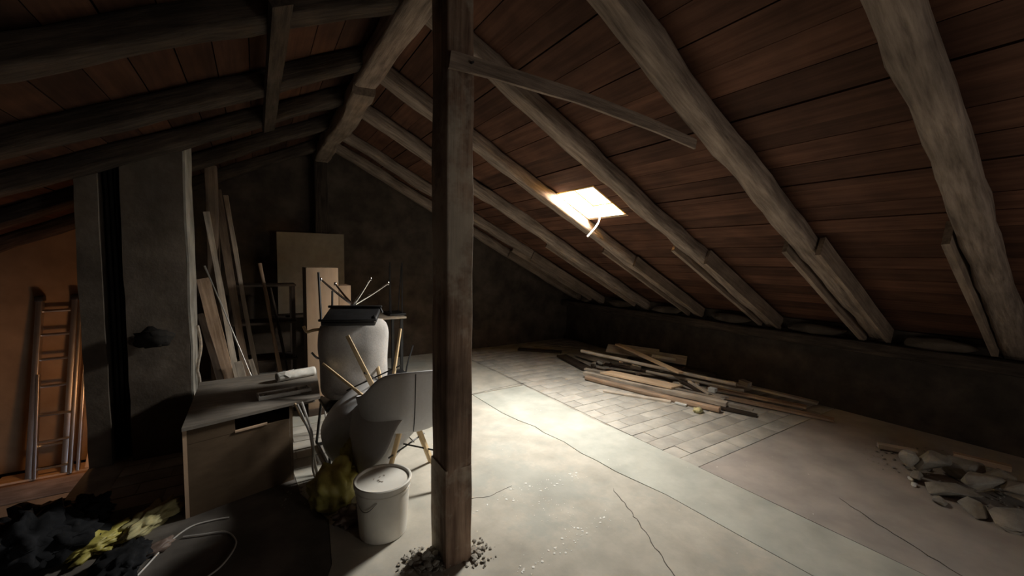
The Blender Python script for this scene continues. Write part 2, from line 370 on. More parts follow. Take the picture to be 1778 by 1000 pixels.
# ------------------------------------------------------------------ roof hatch
hat = struct(thing('window_1', None, None, (HX1, HY1, rx(HX1, ZT))))
MH = Matrix((Vector((cs, 0, -math.sin(TH))), Vector((0, 1, 0)), nrm[1])).transposed().to_4x4()
MH.translation = Vector((HX0, HY0, rx(HX0, ZT)))
LS = (HX1-HX0)/cs; LY = HY1-HY0
def hb(name, a, b, m, bev=.002, par=hat): return box(name, a, b, m, par, MH, bev)
D = .145
hb('window_reveal', (-.02, -.02, 0), (LS+.02, 0, D), 'pine'); hb('window_reveal', (-.02, LY, -.006), (LS+.02, LY+.02, D), 'pine')
hb('window_reveal', (-.02, 0, 0), (0, LY, D), 'pine'); hb('window_reveal', (LS, 0, 0), (LS+.02, LY, D), 'pine')
hb('window_trim', (LS+.0, -.04, -.016), (LS+.035, LY+.02, -.0005), 'raw')
hb('window_trim', (-.03, LY+.003, -.016), (LS, LY+.02, -.0065), 'raw')
fr_ = hb('window_frame', (-.02, -.02, D), (LS+.02, .008, D+.012), 'dark_wood', 0); hb('window_frame', (-.02, LY-.008, D), (LS+.02, LY+.02, D+.012), 'dark_wood', 0)
hb('window_frame', (-.02, .008, D), (.008, LY-.008, D+.012), 'dark_wood', 0); hb('window_frame', (LS-.008, .008, D), (LS+.02, LY-.008, D+.012), 'dark_wood', 0)
hb('window_pane', (.006, .006, D+.003), (LS-.006, LY-.006, D+.008), 'glass', 0)
ra = MH @ Vector((LS-.01, LY*.62, D)); rb = py(1022, 411, 3.30)
tag(tube('window_strap', [ra, pxx(1043, 368, 3.17), pxx(1040, 384, 3.12), pxx(1033, 396, 3.08), pxx(1020, 411, 3.03)], .006, 'rope', n=6, r1=.011),
    'pale cord hanging down out of the roof hatch', 'cord')

# ------------------------------------------------------------------ walls
def gable(name, Ya, Yb, m, zb):
    P = [(XW, zb), (XE, zb), (XE, rx(XE, ZT+.03)), (XR, ZT+.03), (XW, rx(XW, ZT+.03, -1))]
    n = 5; V = [(x, Ya, z) for x, z in P]+[(x, Yb, z) for x, z in P]
    Fc = [tuple(range(n)), tuple(range(n, 2*n))]+[(i, (i+1) % n, n+(i+1) % n, n+i) for i in range(n)]
    return struct(obj(name, V, Fc, m))
gable('wall_back', 6.5, 6.7, 'plaster', -2.6)
gable('wall_front', -2.7, -2.5, 'plaster', -.3)
wn = struct(thing('added_fill_window', None, None, (2.4, -2.5, .6)))  # unseen window frame added to go with the fill light
for a, b in (((2.1, -2.499, .54), (2.7, -2.43, .58)), ((2.1, -2.499, 1.3), (2.7, -2.43, 1.34)), ((2.1, -2.499, .581), (2.145, -2.43, 1.299)), ((2.655, -2.499, .581), (2.7, -2.43, 1.299))):
    box('window_frame', a, b, 'grey_wood', wn)  # frame piece of the added, unseen window
struct(box('wall_right', (5.46, -2.5, -.3), (5.75, 6.5, .95), 'dark_masonry'))
struct(box('wall_left', (-4.0, -2.5, -2.6), (-3.72, 6.5, .98), 'plaster'))
struct(box('wall_light_block', (-1.02, 4.59, -2.6), (-.92, 6.5, 2.17), 'plaster_warm'))  # unseen partition added to keep the stairwell lamp light from leaking right
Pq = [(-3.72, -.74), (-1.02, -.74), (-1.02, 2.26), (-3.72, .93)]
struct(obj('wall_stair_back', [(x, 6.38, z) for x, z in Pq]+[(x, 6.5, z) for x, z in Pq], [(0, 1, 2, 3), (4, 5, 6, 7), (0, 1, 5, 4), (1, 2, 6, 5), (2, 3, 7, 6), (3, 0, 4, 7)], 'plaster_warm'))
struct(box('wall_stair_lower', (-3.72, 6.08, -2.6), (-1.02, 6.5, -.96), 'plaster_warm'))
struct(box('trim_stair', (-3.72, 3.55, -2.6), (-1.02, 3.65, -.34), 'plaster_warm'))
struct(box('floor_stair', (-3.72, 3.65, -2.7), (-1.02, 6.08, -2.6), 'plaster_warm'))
# wall plate under the rafter feet and masonry between them
wp = tag(beam('wall_plate', (5.365, -2.45, .75), (5.365, 6.45, .75), .16, .12, 'rafter_shaded', rnd=.02, wob=.01, seg=20), 'dark wall plate beam under the feet of the right slope rafters', 'beam')
for k in range(7):
    ya, yb = RAFT[k][0]+.17, RAFT[k+1][0]-.17
    if yb-ya < .2: continue
    nm = ['in the right-hand corner beyond the frame', 'between the two rightmost rafters', 'between second and third rafters from the right', 'below the roof hatch', 'left of the brightly lit rafter', 'in the far dark corner', ''][k]
    ym = (ya+yb)/2
    tag(rock('masonry_infill', (5.36, ym, .872), (.15, (yb-ya)*1.0, .13), 'plaster', rz=0, n=30, tilt=.05), 'rounded plastered masonry hump on the wall plate '+nm, 'masonry')

# ------------------------------------------------------------------ floor
V = []; Fc = []
def fslab(x0, x1, y0, y1, z0=-.34, z1=-.0075):
    i = len(V)
    for z in (z0, z1):
        for x, y in ((x0, y0), (x1, y0), (x1, y1), (x0, y1)): V.append((x, y, z))
    for f in ((0, 1, 2, 3), (4, 5, 6, 7), (0, 1, 5, 4), (1, 2, 6, 5), (2, 3, 7, 6), (3, 0, 4, 7)): Fc.append(tuple(i+k for k in f))
fslab(-3.72, 5.45, -2.5, 3.65); fslab(-1.10, 5.45, 3.65, 6.5)
floor = struct(obj('floor', V, Fc, 'dirt'))
CR = [(2.42, -2.45), (2.40, .6), (2.375, 1.2), (2.36, 1.70), (2.325, 1.9), (2.29, 2.1), (2.285, 2.3), (2.262, 2.46), (2.275, 2.7), (2.235, 2.95), (2.245, 3.1), (2.19, 3.3), (2.15, 3.56), (2.14, 4.22)]
wd = [.001, .001, .002, .002, .004, .004, .004, .004, .003, .004, .004, .005, .004, .003]
A_ = [(x-d, y) for (x, y), d in zip(CR, wd)]; B_ = [(x+d, y) for (x, y), d in zip(CR, wd)]
prism('screed_slab', A_+[(1.13, 4.23), (1.12, 3.9), (1.14, 3.36), (.2, 3.34), (.22, 3.0), (.34, 2.6), (.30, 2.2), (.18, 1.9), (.10, 1.2), (.05, .3), (.0, -2.45)], -.0075, 0, 'screed', floor)
o = prism('screed_slab', [(-3.7, -2.45), (-.004, -2.45), (.046, .3), (.096, 1.2), (.176, 1.9), (.296, 2.2), (.336, 2.6), (.216, 3.0), (.196, 3.34), (-1.0, 3.36), (-1.01, 3.63), (-3.7, 3.63)], -.0075, -.0005, 'shaded', floor); label(o, 'floor part darkened to stand for shade')
o = prism('screed_slab', [(2.895, -2.45), (2.90, .5), (2.897, 1.1), (2.902, 1.83), (2.89, 2.5), (2.86, 2.9), (2.87, 4.23)]+B_[::-1], -.0075, .0015, 'screed_green', floor); label(o, 'long pale grey-green strip of screed')
o = prism('screed_slab', [(2.903, -2.45), (5.44, -2.45), (5.44, 1.81), (2.91, 1.815)], -.0075, -.001, 'screed_pink', floor); label(o, 'smooth pinkish screed field')
o = prism('screed_slab', [(-.90, 4.26), (.3, 4.25), (1.2, 4.265), (2.1, 4.25), (2.86, 4.262), (2.86, 6.48), (-.90, 6.48)], -.0075, .001, 'screed', floor)
paver_me = {}
def paver(x0, x1, y0, y1):
    j = .0012+random.uniform(0, .0016)
    z = random.uniform(-.0035, .001)
    key = (round(x1-x0, 2), round(y1-y0, 2))
    c = Vector(((x0+x1)/2, (y0+y1)/2, -.0035+z/2))
    if key not in paver_me:
        o = box('brick', (x0+j, y0+j, -.007), (x1-j, y1-j, z), 'brick', floor, bev=.0015); paver_me[key] = o.data
    else:
        put(bpy.data.objects.new('brick', paver_me[key]), Matrix.Translation(c) @ Matrix.Rotation(random.uniform(-.008, .008), 4, 'Z'), floor)
y = 1.82; r = 0
while y < 6.3:
    hgt = .165; x = 2.905 if r % 2 == 0 else 2.905
    first = .16 if r % 2 else .32
    while x < 5.35:
        ww = first if x < 2.92 else .32
        x1 = min(x+ww, 5.44); paver(x, x1, y, y+hgt); x = x1
    y += hgt+.001; r += 1
y = 3.37; r = 0
while y < 4.15:
    x = -.88
    first = .16 if r % 2 else .32
    while x < 1.0:
        ww = first if x < -.87 else .32
        x1 = min(x+ww, 1.11); paver(x, x1, y, y+.172); x = x1
    y += .173; r += 1
# hairline cracks, as thin ribbons lying in the screed
def ribbon(pts, w0):
    V = []; Fc = []; p = []
    for a, b in zip(pts[:-1], pts[1:]):
        for k in range(6):
            t = k/6; x = a[0]+(b[0]-a[0])*t; y = a[1]+(b[1]-a[1])*t
            p.append((x+random.uniform(-.008, .008), y+random.uniform(-.004, .004)))
    p.append(pts[-1])
    for i, (x, y) in enumerate(p):
        d = Vector((p[min(i+1, len(p)-1)][0]-p[max(i-1, 0)][0], p[min(i+1, len(p)-1)][1]-p[max(i-1, 0)][1], 0)).normalized(); n = Vector((-d.y, d.x, 0))
        ww = w0*random.uniform(.5, 1.2)*(.2 if i in (0, len(p)-1) else 1)
        for s in (-1, 1):
            for z in (.0005, .0022): V.append((x+n.x*s*ww, y+n.y*s*ww, z))
    for i in range(len(p)-1):
        a = i*4; b = a+4
        Fc += [(a, a+1, b+1, b), (a+2, a+3, b+3, b+2), (a+1, a+3, b+3, b+1), (a, a+2, b+2, b)]
    return V, Fc
for pts, w0 in (([(2.10, 1.95), (2.02, 1.75), (1.97, 1.63), (1.86, 1.4), (1.78, 1.21), (1.74, 1.0), (1.70, .8)], .0028),
                ([(3.36, 1.06), (3.27, .9), (3.15, .65), (3.05, .4)], .003),
                ([(2.12, 4.25), (2.5, 4.29), (2.97, 4.32)], .004),
                ([(1.05, 2.4), (1.3, 2.31), (1.5, 2.34)], .0012)):
    V, Fc = ribbon(pts, w0); obj('crack', V, Fc, 'crack', floor)

# ------------------------------------------------------------------ main post with thin brace
post = thing('post', 'tall dark timber post standing in the middle of the photo', 'post', (.87, 1.97, 0))
beam('timber', (.868, 1.965, 0), (.868, 1.965, 2.96), .145, .205, 'post', post, upv=(0, 1, 0), rnd=.013, wob=.006, seg=50)
o = beam('foot_casing', (.868, 1.965, 0.0), (.868, 1.965, .52), .150, .210, 'post', post, upv=(0, 1, 0), rnd=.006, wob=.006, seg=14)
label(o, 'thicker ragged sleeve of old boards round the post foot')
pa = pxx(778, 130, .80); pa = Vector((.80, 1.85, 2.545)); pb = Vector((2.36, 1.60, rx(2.36, ZB)-.02))
br = thing('diagonal_brace', 'long thin board nailed from the post up to a rafter', 'board', pa)
beam('board', pa, pb, .022, .078, 'rafter', br, wob=.004, seg=16, taper=.75, bow=.035)
tube('nail', [pa+Vector((.10, -.012, .002)), pa+Vector((.10, -.05, -.004))], .006, 'black', br, n=6)
fp = thing('post', 'dim far post under the ridge beam in front of the gable wall', 'post', (.79, 6.3, 0))
beam('timber', (.79, 6.32, 0), (.79, 6.32, 2.92), .17, .17, 'rafter_shaded', fp, upv=(0, 1, 0), rnd=.02, wob=.01, seg=12)
sp = thing('post', 'brown square post between the chimney and the leaning planks', 'post', (-.36, 5.0, 0))
a = py(352, 250, 5.0); b = py(374, 250, 5.0)
beam('timber', ((a.x+b.x)/2, 5.07, 0), ((a.x+b.x)/2, 5.07, rx((a.x+b.x)/2, ZB, -1)), b.x-a.x, .15, 'sister', sp, upv=(0, 1, 0), rnd=.01, wob=.004, seg=10)

# ------------------------------------------------------------------ chimney
ch = thing('chimney', 'tall grey rendered masonry chimney rising to the left roof slope', 'chimney', (-.75, 4.25, 0))
def mason(name, a, b, m, par, top=True):
    bm = bmesh.new(); bmesh.ops.create_cube(bm, size=1)
    a, b = Vector(a), Vector(b); c = (a+b)/2; s = b-a
    for v in bm.verts: v.co = Vector((v.co.x*s.x, v.co.y*s.y, v.co.z*s.z))
    bmesh.ops.subdivide_edges(bm, edges=list(bm.edges), cuts=14, use_grid_fill=True)
    for v in bm.verts:
        if top: v.co.z = a.z-c.z+(v.co.z+s.z/2)/s.z*(rx(v.co.x+c.x, ZT, -1)-.008)
        n_ = noise.noise_vector(v.co*4+c); v.co += Vector((n_.x, n_.y, 0))*.008
    me = bpy.data.meshes.new(name); bm.to_mesh(me); bm.free(); me.materials.append(MT[m])
    for p in me.polygons: p.use_smooth = True
    try: me.set_sharp_from_angle(angle=R(50))
    except Exception: pass
    return put(bpy.data.objects.new(name, me), Matrix.Translation(c), par)
mason('flue_stack', (-.845, 4.145, 0), (-.472, 4.58, 2.62), 'chimney', ch)
mason('flue_stack', (-1.09, 4.15, 0), (-.965, 4.58, 2.35), 'chimney', ch)
mason('lit_side', (-.4715, 4.15, 0), (-.457, 4.575, 2.60), 'lit_render', ch)  # hatch light on this side put into the colour of a paler slab
box('flue_recess', (-.965, 4.26, 0), (-.845, 4.58, 2.27), 'near_black', ch)  # near-black box set back between the two stacks
for k, xx in enumerate((-.935, -.905, -.875)):
    tube('conduit', [(xx, 4.23, .02), (xx+.004, 4.225, 1.2), (xx-.004, 4.23, 2.24)], .011, 'near_black', ch)
hk = tag(crumple('rag', (-.68, 4.06, .90), (.24, .13, .16), 'near_black', amp=.4, seed=5, sub=3), 'dark rag hanging on the chimney front', 'rag')

# ------------------------------------------------------------------ ladder by the stairwell
lb = tag(beam('timber_beam', (-3.7, 6.2, -.86), (-1.03, 6.2, -.86), .26, .19, 'brown_wood', rnd=.015, wob=.008, seg=16), 'rough wooden beam below the ladder at the stairwell', 'beam')
tag(beam('board', (-2.30, 6.2, -.752), (-1.04, 6.2, -.752), .2, .022, 'raw', wob=.002, seg=4), 'pale board that the aluminium ladder stands on', 'board')
def ladder():
    def at(x, y, Y): return py(x, y, Y)
    yb_, yt_ = 6.13, 6.33
    def P(x, y):      # on the leaning plane of the ladder
        # Y varies linearly with height
        Y = 6.2
        for _ in range(6):
            p = py(x, y, Y); Y = yb_+(yt_-yb_)*max(0, min(1, (p.z+.74)/1.87))
        return py(x, y, Y)
    t = thing('ladder', 'aluminium extension ladder leaning against the orange lit wall', 'ladder', P(85, 812))
    L0, L1 = P(70, 522), P(52, 815); R0, R1 = P(132, 519), P(114, 803)
    def rail(a, b, w, d, off=0):
        a = Vector(a); b = Vector(b); a.y += off; b.y += off
        return beam('rail', b, a, w, d, 'alu', t, upv=(0, 1, 0), rnd=.004, seg=2)
    zbase = -.741
    def foot(p, q):   # extend to the board
        d = (q-p); k = (zbase-p.z)/d.z; return p+d*k
    L1 = foot(L0, L1); R1 = foot(R0, R1)
    rail(L0, L1, .05, .07); rail(R0, R1, .05, .07)
    dxi = Vector((.055, -.05, 0))
    la, lbm = L0+(L1-L0)*.42+dxi*.5, L1+dxi; ra, rbm = R0+(R1-R0)*.02+dxi*1.0, R1+dxi
    lbm.z = rbm.z = zbase
    rail(la, lbm, .026, .05); rail(ra+Vector((0, 0, 0)), rbm, .03, .05)
    r3a, r3b = R0+Vector((.11, -.01, -.02)), R1+Vector((.105, -.02, 0)); rail(r3a, r3b, .026, .05)
    for a in (L0, R0):
        box('rail_cap', a+Vector((-.033, -.042, -.005)), a+Vector((.033, .042, .05)), 'black', t, bev=.006)
    n = 7
    for k, yy in enumerate((538, 578, 619, 664, 711, 762)):
        f = (yy-520)/(811-520)
        a = L0+(L1-L0)*f; b = R0+(R1-R0)*f
        tube('rung', [a, b], .016, 'alu', t, n=8)
    for yy in (710, 753, 797):
        f = (yy-520)/(811-520)
        a = L0+(L1-L0)*f+dxi; b = R0+(R1-R0)*f+dxi
        tube('rung', [a, b], .012, 'alu', t, n=8)
ladder()
a = py(166, 735, 6.2); b = py(152, 798, 6.1)
tag(beam('wooden_strut', (b.x, 6.12, -.741), (a.x, 6.3, a.z), .06, .03, 'raw', upv=(0, 1, 0)), 'short slanting wooden strut right of the ladder foot', 'board')

# ------------------------------------------------------------------ cabinet in front of the chimney
cb = thing('low_cabinet', 'low wide brown cabinet with a dusty overhanging top', 'cabinet', (0, 3.5, 0))
P = [pz(315, 745, .57), pz(556, 688, .57), pz(549, 638, .57), pz(347, 664, .57)]
top = [(p.x, p.y) for p in P]
ex = Vector((P[1].x-P[0].x, P[1].y-P[0].y, 0)).normalized(); ey = Vector((-ex.y, ex.x, 0))
MC = Matrix((ex, ey, Vector((0, 0, 1)))).transposed().to_4x4(); MC.translation = Vector((P[0].x, P[0].y, 0))
Wt, Dt = .80, 1.0
def cbx(name, a, b, m, bev=.003, par=cb): return box(name, a, b, m, par, MC, bev)
prism('cabinet_top', top, .552, .572, 'cab_top', cb)
o = cbx('lower_shelf_board', (.62, .06, .515), (.80, .85, .530), 'cab_top'); label(o, 'second thin board sticking out under the top')
def cbp(name, u0, v0, u1, v1, z0, z1, m):
    q = []
    for u, v in ((u0, v0), (u1, v0), (u1, v1), (u0, v1)):
        p = P[0].lerp(P[1], u).lerp(P[3].lerp(P[2], u), v); q.append((p.x, p.y))
    return prism(name, q, z0, z1, m, cb)
cbp('side_panel', .0, .02, .025, .88, 0, .551, 'tan'); cbp('side_panel', .735, .02, .76, .88, 0, .551, 'cab')
cbp('back_panel', .026, .86, .734, .88, 0, .551, 'cab')
cbp('front_panel', .026, .02, .734, .036, 0, .455, 'cab')
cbp('front_rail', .026, .02, .33, .036, .457, .551, 'cab')
cbp('drawer_lip', .331, .012, .56, .036, .457, .467, 'tan')
cbp('shelf', .026, .037, .734, .859, .43, .446, 'cab')
# things on the cabinet
TP = .5725
a, b = pz(480, 655, TP+.04), pz(546, 643, TP+.04)
rl_ = thing('paper_roll', 'crumpled white paper roll at the back of the cabinet top', 'roll', (a.x, a.y, TP))
d = (b-a).normalized(); sd = Vector((-d.y, d.x, 0))
V = []; Fc = []; n = 18; sg = 14
for i in range(sg+1):
    for j in range(n):
        an = 2*math.pi*j/n; rr = .040*(1+.12*noise.noise((i*.5, math.cos(an)*2, math.sin(an)*2)))
        V.append((i/sg*(b-a).length, rr*math.cos(an), rr*math.sin(an)*.92))
for i in range(sg):
    for j in range(n): Fc.append((i*n+j, i*n+(j+1) % n, (i+1)*n+(j+1) % n, (i+1)*n+j))
Mr = Matrix((d, sd, Vector((0, 0, 1)))).transposed().to_4x4(); Mr.translation = Vector((a.x, a.y, TP+.038))
o = obj('paper_tube', V, Fc, 'white_paper', rl_, Mr, smooth=True)
md = o.modifiers.new('thick', 'SOLIDIFY'); md.thickness = .006
V = [(.0, -.01, .036), (.05, -.045, .02), (.09, -.05, -.01), (.06, -.03, .045), (.13, -.02, .05), (.0, -.035, .012)]
o = obj('torn_flap', V, [(0, 3, 1, 5), (3, 4, 2, 1)], 'white_paper', rl_, Mr.copy()); md = o.modifiers.new('thick', 'SOLIDIFY'); md.thickness = .003
a, b, c_ = pz(449, 692, TP+.02), pz(541, 676, TP+.02), pz(449, 676, TP+.02)
tr_ = thing('plastic_tray', 'long whitish plastic tray with a handle hole, lying on the cabinet', 'tray', (a.x, a.y, TP))
d = (b-a); ln = Vector((d.x, d.y, 0)).length; d = Vector((d.x, d.y, 0)).normalized(); sd = Vector((-d.y, d.x, 0))
Mt = Matrix((d, sd, Vector((0, 0, 1)))).transposed().to_4x4(); Mt.translation = Vector((a.x, a.y, TP+.001))
wt = .115
box('tray_base', (0, 0, 0), (ln*.78, wt, .006), 'tray', tr_, Mt, .002)
for nm_, q0, q1 in (('tray_rim', (0, 0, .006), (ln, .008, .03)), ('tray_rim', (0, wt-.008, .006), (ln, wt, .03)), ('tray_rim', (0, .008, .006), (.01, wt-.008, .03)), ('tray_rim', (ln-.012, .008, .006), (ln, wt-.008, .03)), ('tray_rim', (ln*.78-.006, .008, .006), (ln*.78+.006, wt-.008, .03))):
    box(nm_, q0, q1, 'white_paper', tr_, Mt, .003)
for k in range(5):
    o = rock('plaster_lump', Mt @ Vector((.03+ln*.13*k, wt*.5+random.uniform(-.02, .02), .014)), (.06, .05, .018), 'tray', tr_)
# pale strips hanging over the right end of the cabinet
hs = [[(512, 700), (524, 725), (538, 752), (545, 800)], [(524, 698), (532, 722), (541, 750), (546, 795)], [(516, 702), (531, 735), (543, 770), (543, 812)]]
sw = thing('cable_strands', 'bundle of pale bent strips hanging from the cabinet right end', 'cable', P[1])
for k, L_ in enumerate(hs):
    pts = []
    for i, (x, y) in enumerate(L_):
        pts.append(py(x, y, 3.16-.03*k))
    pts.append(Vector((pts[-1].x+.02, pts[-1].y, .02)))
    tube('strand', pts, .008, 'cable' if k else 'raw', sw, n=6)
# ------------------------------------------------------------------ leaning boards behind the cabinet
def lean(name, t0, t1, Yt, Yb, wdt, thk, m, lab, cat='plank', grp=None, rnd=0):
    a = py(t0[0], t0[1], Yt); b = py(t1[0], t1[1], Yb)
    d = b-a; k = (0.004-a.z)/d.z; b2 = a+d*k
    o = beam(name, b2, a, wdt, thk, m, upv=(0, 1, 0), rnd=rnd, wob=.006, seg=8)
    return tag(o, lab, cat, grp)
lean('plank', (358, 368), (412, 660), 4.98, 4.60, .045, .03, 'grey_wood', 'narrow pale plank leaning nearest the chimney, cut slanting at its top')
lean('plank', (376, 330), (420, 600), 5.15, 4.75, .065, .03, 'sister', 'long brown plank leaning right of the narrow pale plank')
lean('plank', (392, 340), (430, 560), 5.4, 4.95, .04, .03, 'grey_wood', 'slim grey plank leaning rightmost, next to the dark shelf')
lean('plank', (353, 484), (394, 655), 4.72, 4.42, .10, .03, 'brown_wood', 'broad rough board with bark edge leaning behind the cabinet')
lean('plank', (349, 545), (382, 660), 4.62, 4.35, .05, .025, 'dark_wood', 'dull short board leaning left of the broad rough board')
lean('metal_rod', (355, 462), (428, 632), 4.64, 4.33, .014, .014, 'alu', 'thin shiny metal rod leaning across the planks', 'rod', rnd=.006)
lean('timber_offcut', (414, 628), (420, 652), 4.36, 4.32, .06, .05, 'grey_wood', 'short grey offcut end just above the cabinet back edge', 'offcut')
lean('timber_offcut', (436, 624), (444, 652), 4.40, 4.34, .035, .03, 'grey_wood', 'small slim offcut end right of the metal rod foot', 'offcut')
tag(tube('bark_strip', [py(343, 565, 4.36), py(349, 600, 4.34), py(343, 640, 4.32), py(347, 664, 4.3), Vector((-.42, 4.3, .02))], .012, 'grey_wood', n=6), 'pale twisted wood strip hanging beside the chimney edge', 'wood strip')
lean('pole', (451, 458), (488, 650), 5.3, 4.8, .035, .035, 'brown_wood', 'thin wooden pole with a pale cut tip, before the dark shelf', 'pole', rnd=.01)
lean('pole', (470, 500), (498, 640), 5.35, 4.9, .025, .025, 'dark_wood', 'dark thin pole right of the pale-tipped pole', 'pole', rnd=.01)
# dark open shelf
sh = thing('open_shelf', 'dark wooden open shelf standing in shadow behind the planks', 'shelf', (.1, 5.7, 0))
a = py(400, 497, 5.6); b = py(489, 489, 5.6)
for xx in (a.x, b.x+.12):
    for yy in (5.6, 5.95): beam('upright', (xx, yy, 0), (xx, yy, a.z-.012), .04, .04, 'dark_wood', sh, upv=(0, 1, 0))
for zz in (a.z, a.z-.45, a.z-.9):
    beam('shelf_board', (a.x-.03, 5.775, zz), (b.x+.15, 5.775, zz), .42, .022, 'dark_wood', sh)

# ------------------------------------------------------------------ panels behind the chairs
def panel(name, x0, x1, ytop, Y, depth, m, lab, cat, extra=None, zb=0.0):
    a = py(x0, ytop, Y); b = py(x1, ytop, Y)
    t = thing(name, lab, cat, (a.x, Y, zb))
    box('front_panel', (a.x, Y, zb), (b.x, Y+.018, a.z), m, t, bev=.002)
    box('side_panel', (a.x, Y+.0185, zb), (a.x+.018, Y+depth, a.z), 'dark_wood', t)
    box('side_panel', (b.x-.018, Y+.0185, zb), (b.x, Y+depth, a.z), m, t)
    box('top_panel', (a.x+.0185, Y+.0185, a.z-.018), (b.x-.0185, Y+depth, a.z), m, t)
    return t, a, b
t_, a, b = panel('tall_narrow_cabinet', 531, 587, 465, 4.46, .36, 'tan', 'tall narrow tan cabinet standing behind the chair stack', 'cabinet')
box('plinth', (a.x-.002, 4.44, 0), (b.x+.002, 4.459, .07), 'dark_wood', t_)
panel('small_carton', 588, 609, 496, 4.95, .3, 'tan', 'smaller tan box right behind the tall narrow cabinet', 'box')
a = py(480, 402, 6.2); b = py(597, 408, 6.2); c_ = py(480, 545, 6.2)
tag(beam('cardboard_sheet', ((a.x+b.x)/2, 6.2, c_.z), ((a.x+b.x)/2, 6.21, a.z), b.x-a.x, .015, 'carton', upv=(0, 1, 0)), 'large flat brown cardboard sheet standing high against the gable wall', 'cardboard')
wb = thing('workbench', 'dark bench carrying the cardboard sheet in the back', 'bench', (.6, 6.1, 0))
box('bench_top', (a.x-.1, 5.98, c_.z-.035), (b.x+.02, 6.24, c_.z-.001), 'dark_wood', wb)
for xx in (a.x-.05, b.x-.06): box('leg', (xx, 6.0, 0), (xx+.05, 6.05, c_.z-.0355), 'dark_wood', wb)
# table far back with an upturned stool
a = pz(652, 552, .74); b = pz(706, 550, .74)
tb = thing('back_table', 'small table with a pale edge standing in the dark behind the chairs', 'table', (a.x, a.y, 0))
tx0, tx1, ty0, ty1 = a.x-.35, b.x, 5.25, 5.75
q0 = pz(650, 548, .75); 
tx1 = pz(706, 548, .75).x*5.3/pz(706, 548, .75).y; tx0 = tx1-.62
box('table_top', (tx0, 5.3, .805), (tx1, 5.85, .83), 'grey_wood', tb, bev=.003)
for xx in (tx0+.03, tx1-.07):
    for yy in (5.34, 5.76): box('leg', (xx, yy, 0), (xx+.035, yy+.035, .8045), 'black', tb)
st = thing('upturned_stool', 'black stool turned upside down on the small back table', 'stool', (tx1-.25, 5.6, .83))
a = py(677, 545, 5.55); b = py(698, 545, 5.5)
xs = sorted((a.x, b.x)); box('seat', (xs[0]-.04, 5.42, .8305), (xs[1]+.04, 5.76, .86), 'black', st, bev=.01)
for (x_, y_, yy) in ((677, 455, 5.5), (698, 456, 5.46), (676, 462, 5.7), (697, 462, 5.68)):
    p = py(x_, y_, yy); p0 = Vector((min(max(p.x, xs[0]), xs[1]), yy, .861)); tube('leg', [p0, p], .009, 'black', st, n=6)
# ------------------------------------------------------------------ bucket chairs with beech legs
def shell_pos(ph, t):
    c = math.cos(ph); a = abs(math.sin(ph))
    hb_ = .02+.20*(1/(1+math.exp(-(c+.35)*7)))+.20*(1/(1+math.exp(-(c-.66)*10)))
    rr = (.235+.015*c)*(abs(math.sin(min(t*1.35, 1)*math.pi/2))**.75)
    flare = .05*max(0, t-.5)/.5
    z = hb_*max(0, (t-.42)/.58)**1.25+.03*t*t
    if c < -.5: z -= .03*max(0, t-.8)/.2
    rx_ = rr+flare*(1 if c > 0 else .3)
    return Vector((math.sin(ph)*rx_*(1.05+.18*a), -c*rx_, z))
def shell_obj(parent, M):
    V = []; Fc = []; nu, nv = 48, 16
    for j in range(nv+1):
        for i in range(nu): V.append(shell_pos(2*math.pi*i/nu, j/nv))
    for j in range(nv):
        for i in range(nu): Fc.append((j*nu+i, j*nu+(i+1) % nu, (j+1)*nu+(i+1) % nu, (j+1)*nu+i))
    o = obj('seat_shell', V, Fc, 'shell', parent, M, smooth=True)
    bm = bmesh.new(); bm.from_mesh(o.data); bmesh.ops.remove_doubles(bm, verts=bm.verts, dist=.0005)
    bmesh.ops.recalc_face_normals(bm, faces=bm.faces); bm.to_mesh(o.data); bm.free()
    for p in o.data.polygons: p.use_smooth = True
    md = o.modifiers.new('thick', 'SOLIDIFY'); md.thickness = .012; md.offset = 0
    md = o.modifiers.new('smooth', 'SUBSURF'); md.levels = 1; md.render_levels = 1
    return o
def bucket_chair(M, lab, tips, hub_z=.44, seam=True):
    """M: seat frame at floor level, -Y is the back; tips: leg ends in local space"""
    t = thing('shell_chair', lab, 'chair', M @ Vector((0, 0, 0)))
    shell_obj(t, M @ Matrix.Translation((0, 0, hub_z)))
    if seam:
        pts = [M @ (shell_pos(0, .45+.53*k/8)+Vector((0, -.007, hub_z))) for k in range(9)]
        tube('seam', pts, .003, 'black', t, n=5)
    box('mount_plate', (-.1, -.1, hub_z-.022), (.1, .1, hub_z-.002), 'black', t, M, .004)
    for (x, y, z) in tips:
        s = .055; p0 = M @ Vector((math.copysign(s, x), math.copysign(s, y), hub_z-.01)); p1 = M @ Vector((x, y, z))
        lg = beam('leg', p0, p1, .036, .022, 'leg_wood', t, taper=.72, rnd=.005, upv=(M.to_3x3() @ Vector((x, y, .01))).normalized())
        q = p0+(p1-p0)*.07
        box('leg_screw', (-.006, -.016, -.006), (.006, .016, .006), 'black', lg, Matrix.Translation(q) @ M.to_3x3().to_4x4())
    for s1 in (1, -1):
        a = M @ Vector((-.15*s1, -.15, hub_z-.17)); b = M @ Vector((.15*s1, .15, hub_z-.17))
        tube('cross_bar', [a, b], .006, 'black', t, n=6)
    return t
c1 = Vector((.89, 2.78, 0))
M1 = Matrix.Translation(c1) @ Matrix.Rotation(R(-8), 4, 'Z')
tips = [(.21, .21, 0), (-.21, .21, 0), (.21, -.21, 0), (-.21, -.21, 0)]
bucket_chair(M1, 'grey shell armchair standing upright on beech legs beside the post', tips)
